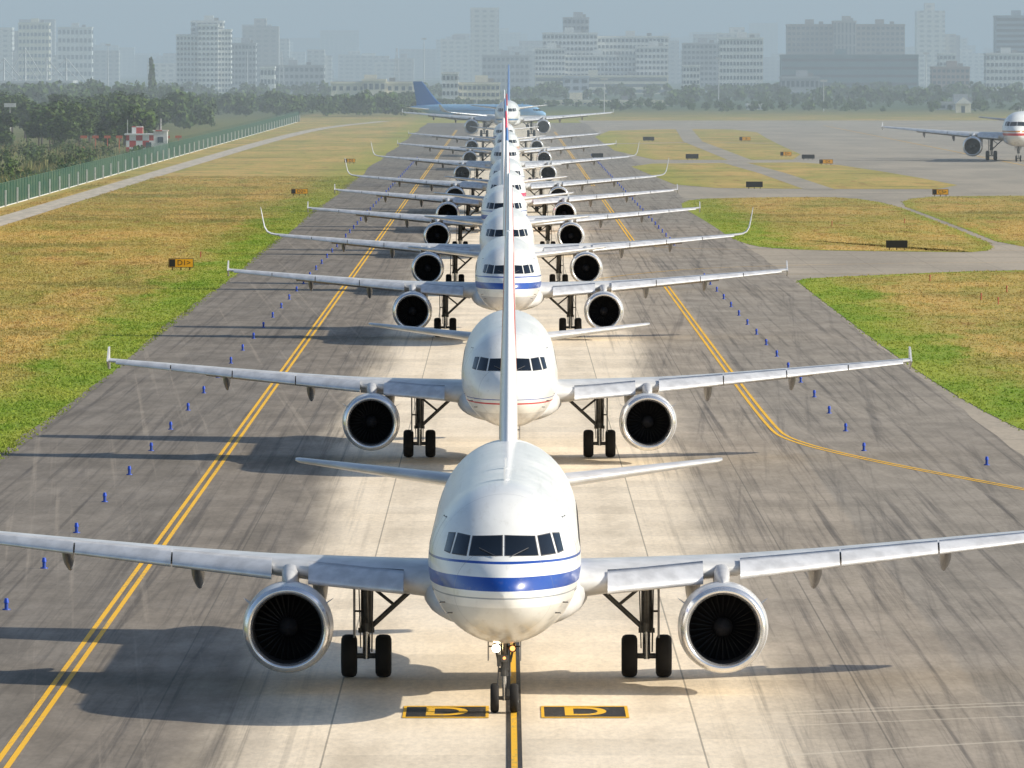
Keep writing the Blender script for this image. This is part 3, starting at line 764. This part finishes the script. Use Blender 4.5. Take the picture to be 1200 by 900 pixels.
e=building('terminal_building',388,485,98,3450,2,12,CR,wfill=(.5,.4)); building('',425,452,95,3448,2,4,CR,par=e)
e=building('airport_office',518,537,87,3350,4,4,WH); building('',537,586,99,3352,3,9,CR,par=e)
building('warehouse',586,790,119.5,3300,1,40,CR,wfill=(.6,.35))
e=building('hotel_building',627,662,58,4500,8,9,WH); building('',636,700,40,4530,10,14,WH,par=e); building('',662,745,66,4503,7,18,WH,par=e); building('',700,783,44,4540,9,18,WH,par=e); building('',745,783,56,4500,8,8,WH,par=e); building('',660,690,22,4560,12,6,GY,par=e); building('',627,783,90,4480,3,34,CR,band=True,par=e)
building('office_building',800,845,52,4700,9,9,GY); building('apartment_building',843,894,46,4300,8,13,WH)
building('office_building',800,820,78,4000,5,5,WH)
e=building('civic_building',922,976,30,4900,12,10,BR); building('',976,1003,26,4895,6,6,(.42,.40,.38),wfill=(.4,.85),par=e); building('',1003,1060,30,4900,12,10,BR,par=e)
building('glass_hangar',915,1076,66,4200,5,18,BLG,band=True,wfill=(.5,.35))
building('shed',915,960,92,3700,2,8,GY); 
building('apartment_building',1092,1136,80,4100,5,8,(.40,.30,.26)); building('apartment_building',1100,1120,64,4700,6,4,WH)
building('office_tower',1166,1215,20,4600,14,10,(.28,.36,.42),band=True); building('apartment_building',1155,1200,64,4300,6,9,WH)
building('office_building',565,620,66,5000,5,10,GY); building('office_building',310,380,78,4600,4,12,GY)
building('shed',876,896,124,3000,1,4,WH); building('shed',1100,1145,122,3000,1,5,GY)
building('shed',660,690,91,3900,3,3,(.6,.62,.66))
x0,y0=P(1120,132); g=MB(); w=5
g.box(x0,x0+w,y0,y0+7,0,3,0); g.add([(x0-.3,y0-.3,3),(x0+w+.3,y0-.3,3),(x0+w/2,y0-.3,5.2),(x0-.3,y0+7.3,3),(x0+w+.3,y0+7.3,3),(x0+w/2,y0+7.3,5.2)],[(0,1,2),(3,4,5),(0,2,5,3),(1,2,5,4)],1,False)
g.box(x0+1.8,x0+3,y0-.05,y0-.01,0,2.2,2); obj('gabled_hut',g.mesh('hut',[wallm(CR),wallm(WH),Mwin]))
t=NT('skyline_facade'); p=t.pos(); x,y,z=t.xyz(p)[:]
wz=t.ma('LESS_THAN',t.ma('FRACT',t.ma('DIVIDE',z,3.4)),.45); wx=t.ma('LESS_THAN',t.ma('FRACT',t.ma('DIVIDE',x,5.2)),.55)
r=t.n('ShaderNodeNewGeometry').outputs['Random Per Island']; c=t.mix(r,(.38,.36,.35),(.85,.80,.72)); c=t.mix(t.ma('MULTIPLY',t.ma('MULTIPLY',wz,wx),.6),c,(.10,.13,.16)); MSk=t.done(c,.8)
g=MB()
for i in range(210):
    D=random.uniform(5800,9500) if i<110 else random.uniform(9500,13500)
    px=random.uniform(-40,1240); s=F/D; x=(px-VX)/s
    dens=.55+.45*math.sin(px*.012+1.0)**2
    h=random.uniform(16,42)*dens+ (random.uniform(8,20) if random.random()<.12 else 0); h*=1.0 if D<9500 else 1.35
    w=random.uniform(14,38)*(D/7000); g.box(x-w/2,x+w/2,D,D+25,0,h,0)
    if random.random()<.5: g.box(x-w*.2,x+w*.15,D+5,D+18,h,h+random.uniform(2,6),0)
    if random.random()<.35: g.box(x+w/2,x+w*.9,D+4,D+25,0,h*random.uniform(.6,.9),0)
obj('distant_skyline',g.mesh('skyline',[MSk]))
Mst=simple('steel_white',(.6,.6,.6),.5)
def mast(px,top,D,w=.5,lat=False,name='light_mast'):
    s=F/D; x=(px-VX)/s; zt=H+(HZ-top)/s; g=MB()
    if lat:
        for sx in(-1,1):
            for sy in(-1,1): g.cyl((x+sx*1.6,D+sy*1.6,0),(x+sx*.25,D+sy*.25,zt),.16,.1,6)
        n=9
        for k in range(n):
            a=1.6-(1.35)*k/n; b=1.6-1.35*(k+1)/n; z0=zt*k/n;z1=zt*(k+1)/n
            g.cyl((x-a,D-a,z0),(x+b,D-b,z1),.1,n=5); g.cyl((x+a,D-a,z0),(x-b,D-b,z1),.1,n=5)
    else:
        g.cyl((x,D,0),(x,D,zt),w*.5,w*.25,8); g.box(x-1.2,x+1.2,D-.3,D+.3,zt-.6,zt+.2,0)
    obj(name,g.mesh(name,[Mst]))
for a in((465,56,3900,.8,True,'lattice_tower'),(12,122,1750,.3),(842,68,3300,.4),(330,60,4200,.6,True,'lattice_tower'),(497,45,4300,.6),(127,52,4000,.6),(290,58,4300,.6),(1085,62,3600,.5),(708,92,2800,.35),(965,94,2900,.35)): mast(*a)
e=bpy.data.objects.new('mast_roof_terminal',None); S.collection.objects.link(e); g=MB(); D=3800; s=F/D
for px in(5,30,55,78):
    x=(px-VX)/s; zt=H+(73-(56 if px in(30,) else 68))/s
    g.cyl((x,D,0),(x,D,zt),.6,.3,8)
    for dx in(-9,9): g.cyl((x,D,zt),(x+dx,D,8),.22,.22,6); g.cyl((x,D,zt*.75),(x+dx*.7,D,8),.18,.18,6)
g.box((-20-VX)/s,(84-VX)/s,D+1,D+40,0,7.5,0); g.box((-20-VX)/s,(86-VX)/s,D-2,D+42,7.5,8.6,0)
obj('roof_and_masts',g.mesh('tm',[Mst]),e); g=MB(); g.box((-19-VX)/s,(83-VX)/s,D+.8,D+.95,1.2,6.4,0); obj('glazing',g.mesh('gz',[Mwin]),e)

t=NT('red_white_checker'); ch=t.n('ShaderNodeTexChecker'); t.l(t.scl(t.pos(),(1,1,1)),ch.inputs[0]); ch.inputs[1].default_value=(.75,.74,.72,1); ch.inputs[2].default_value=(.5,.05,.04,1); ch.inputs[3].default_value=.83
MCk=t.done(ch.outputs[0],.6)
D=1560; s=F/D
e=bpy.data.objects.new('equipment_hut',None); S.collection.objects.link(e)
g=MB(); xa=(148-VX)/s; g.box(xa,xa+5.2,D,D+5,0,3.4,0); g.box(xa-.3,xa+5.5,D-.3,D+5.3,3.4,3.7,1); g.box(xa+1,xa+3,D+1,D+3,3.7,5.0,0); g.box(xa+.2,xa+.3,D,D+.1,3.7,6.2,1)
xb=(196-VX)/s; g.box(xb,xb+2.4,D-60,D-57,0,4.6,1); g.box(xb-.15,xb+2.55,D-60.2,D-56.8,4.6,4.8,0); g.cyl((xb+1.2,D-58,4.8),(xb+1.2,D-58,6.8),.08,n=6,m=1)
g.box(xb+.7,xb+1.7,D-60.06,D-60.01,2.6,3.6,2); g.box(xa+3.6,xa+4.6,D-.06,D-.01,0,2.1,2)
obj('walls_roof_door',g.mesh('hutm',[MCk,MW,Mwin]),e)
g=MB()
for k in range(9): g.cyl((xa-9+k*2.2,D+25,0),(xa-9+k*2.2,D+25,3.0),.08,n=6); g.box(xa-9.6+k*2.2,xa-8.4+k*2.2,D+24.9,D+25.1,2.6,3.1,0)
obj('localizer_antenna',g.mesh('loc',[simple('orange_red',(.55,.12,.05),.6)]))

# ---------------------------------------------------------------- atmosphere volume (scattering + absorption of the hazy air)
g=MB(); g.box(-6000,6000,850,24000,-20,230,0); me=g.mesh('haze',[])
mt=bpy.data.materials.new('haze_air'); mt.use_nodes=True; nt=mt.node_tree; nt.nodes.clear()
o=nt.nodes.new('ShaderNodeOutputMaterial'); vs=nt.nodes.new('ShaderNodeVolumeScatter'); vs.inputs['Color'].default_value=(.86,.95,1.0,1); vs.inputs['Density'].default_value=.00026; vs.inputs['Anisotropy'].default_value=0.0
va=nt.nodes.new('ShaderNodeVolumeAbsorption'); va.inputs['Color'].default_value=(0,.62,1,1); va.inputs['Density'].default_value=.000085
ad=nt.nodes.new('ShaderNodeAddShader'); nt.links.new(vs.outputs[0],ad.inputs[0]); nt.links.new(va.outputs[0],ad.inputs[1])
nt.links.new(ad.outputs[0],o.inputs['Volume']); me.materials.append(mt); obj('haze',me)

# ---------------------------------------------------------------- light
EL=29.0; AZ=82.0
sd=Vector((math.cos(math.radians(EL))*math.sin(math.radians(AZ)),-math.cos(math.radians(EL))*math.cos(math.radians(AZ)),math.sin(math.radians(EL))))
su=bpy.data.lights.new('sun','SUN'); su.energy=5.0; su.angle=math.radians(.5); su.color=(1,.93,.79)
so=bpy.data.objects.new('sun',su); S.collection.objects.link(so); so.rotation_euler=(-sd).to_track_quat('-Z','Y').to_euler()
w=bpy.data.worlds.new('World'); S.world=w; w.use_nodes=True; nt=w.node_tree
sk=nt.nodes.new('ShaderNodeTexSky'); sk.sky_type='NISHITA'; sk.sun_disc=False; sk.sun_elevation=math.radians(EL); sk.sun_rotation=math.atan2(sd.x,sd.y)
sk.air_density=1.0; sk.dust_density=1.0
nt.links.new(sk.outputs[0],nt.nodes['Background'].inputs[0]); nt.nodes['Background'].inputs[1].default_value=.13

cam=bpy.data.cameras.new('camera'); co=bpy.data.objects.new('camera',cam); S.collection.objects.link(co); S.camera=co
cam.sensor_width=36; cam.lens=300; cam.clip_end=60000; cam.clip_start=1
co.location=(0,0,H); co.rotation_euler=(math.pi/2-math.atan(377/F),0,-math.atan(8/F))
S.view_settings.view_transform='Standard'; S.view_settings.look='None'; S.view_settings.exposure=0
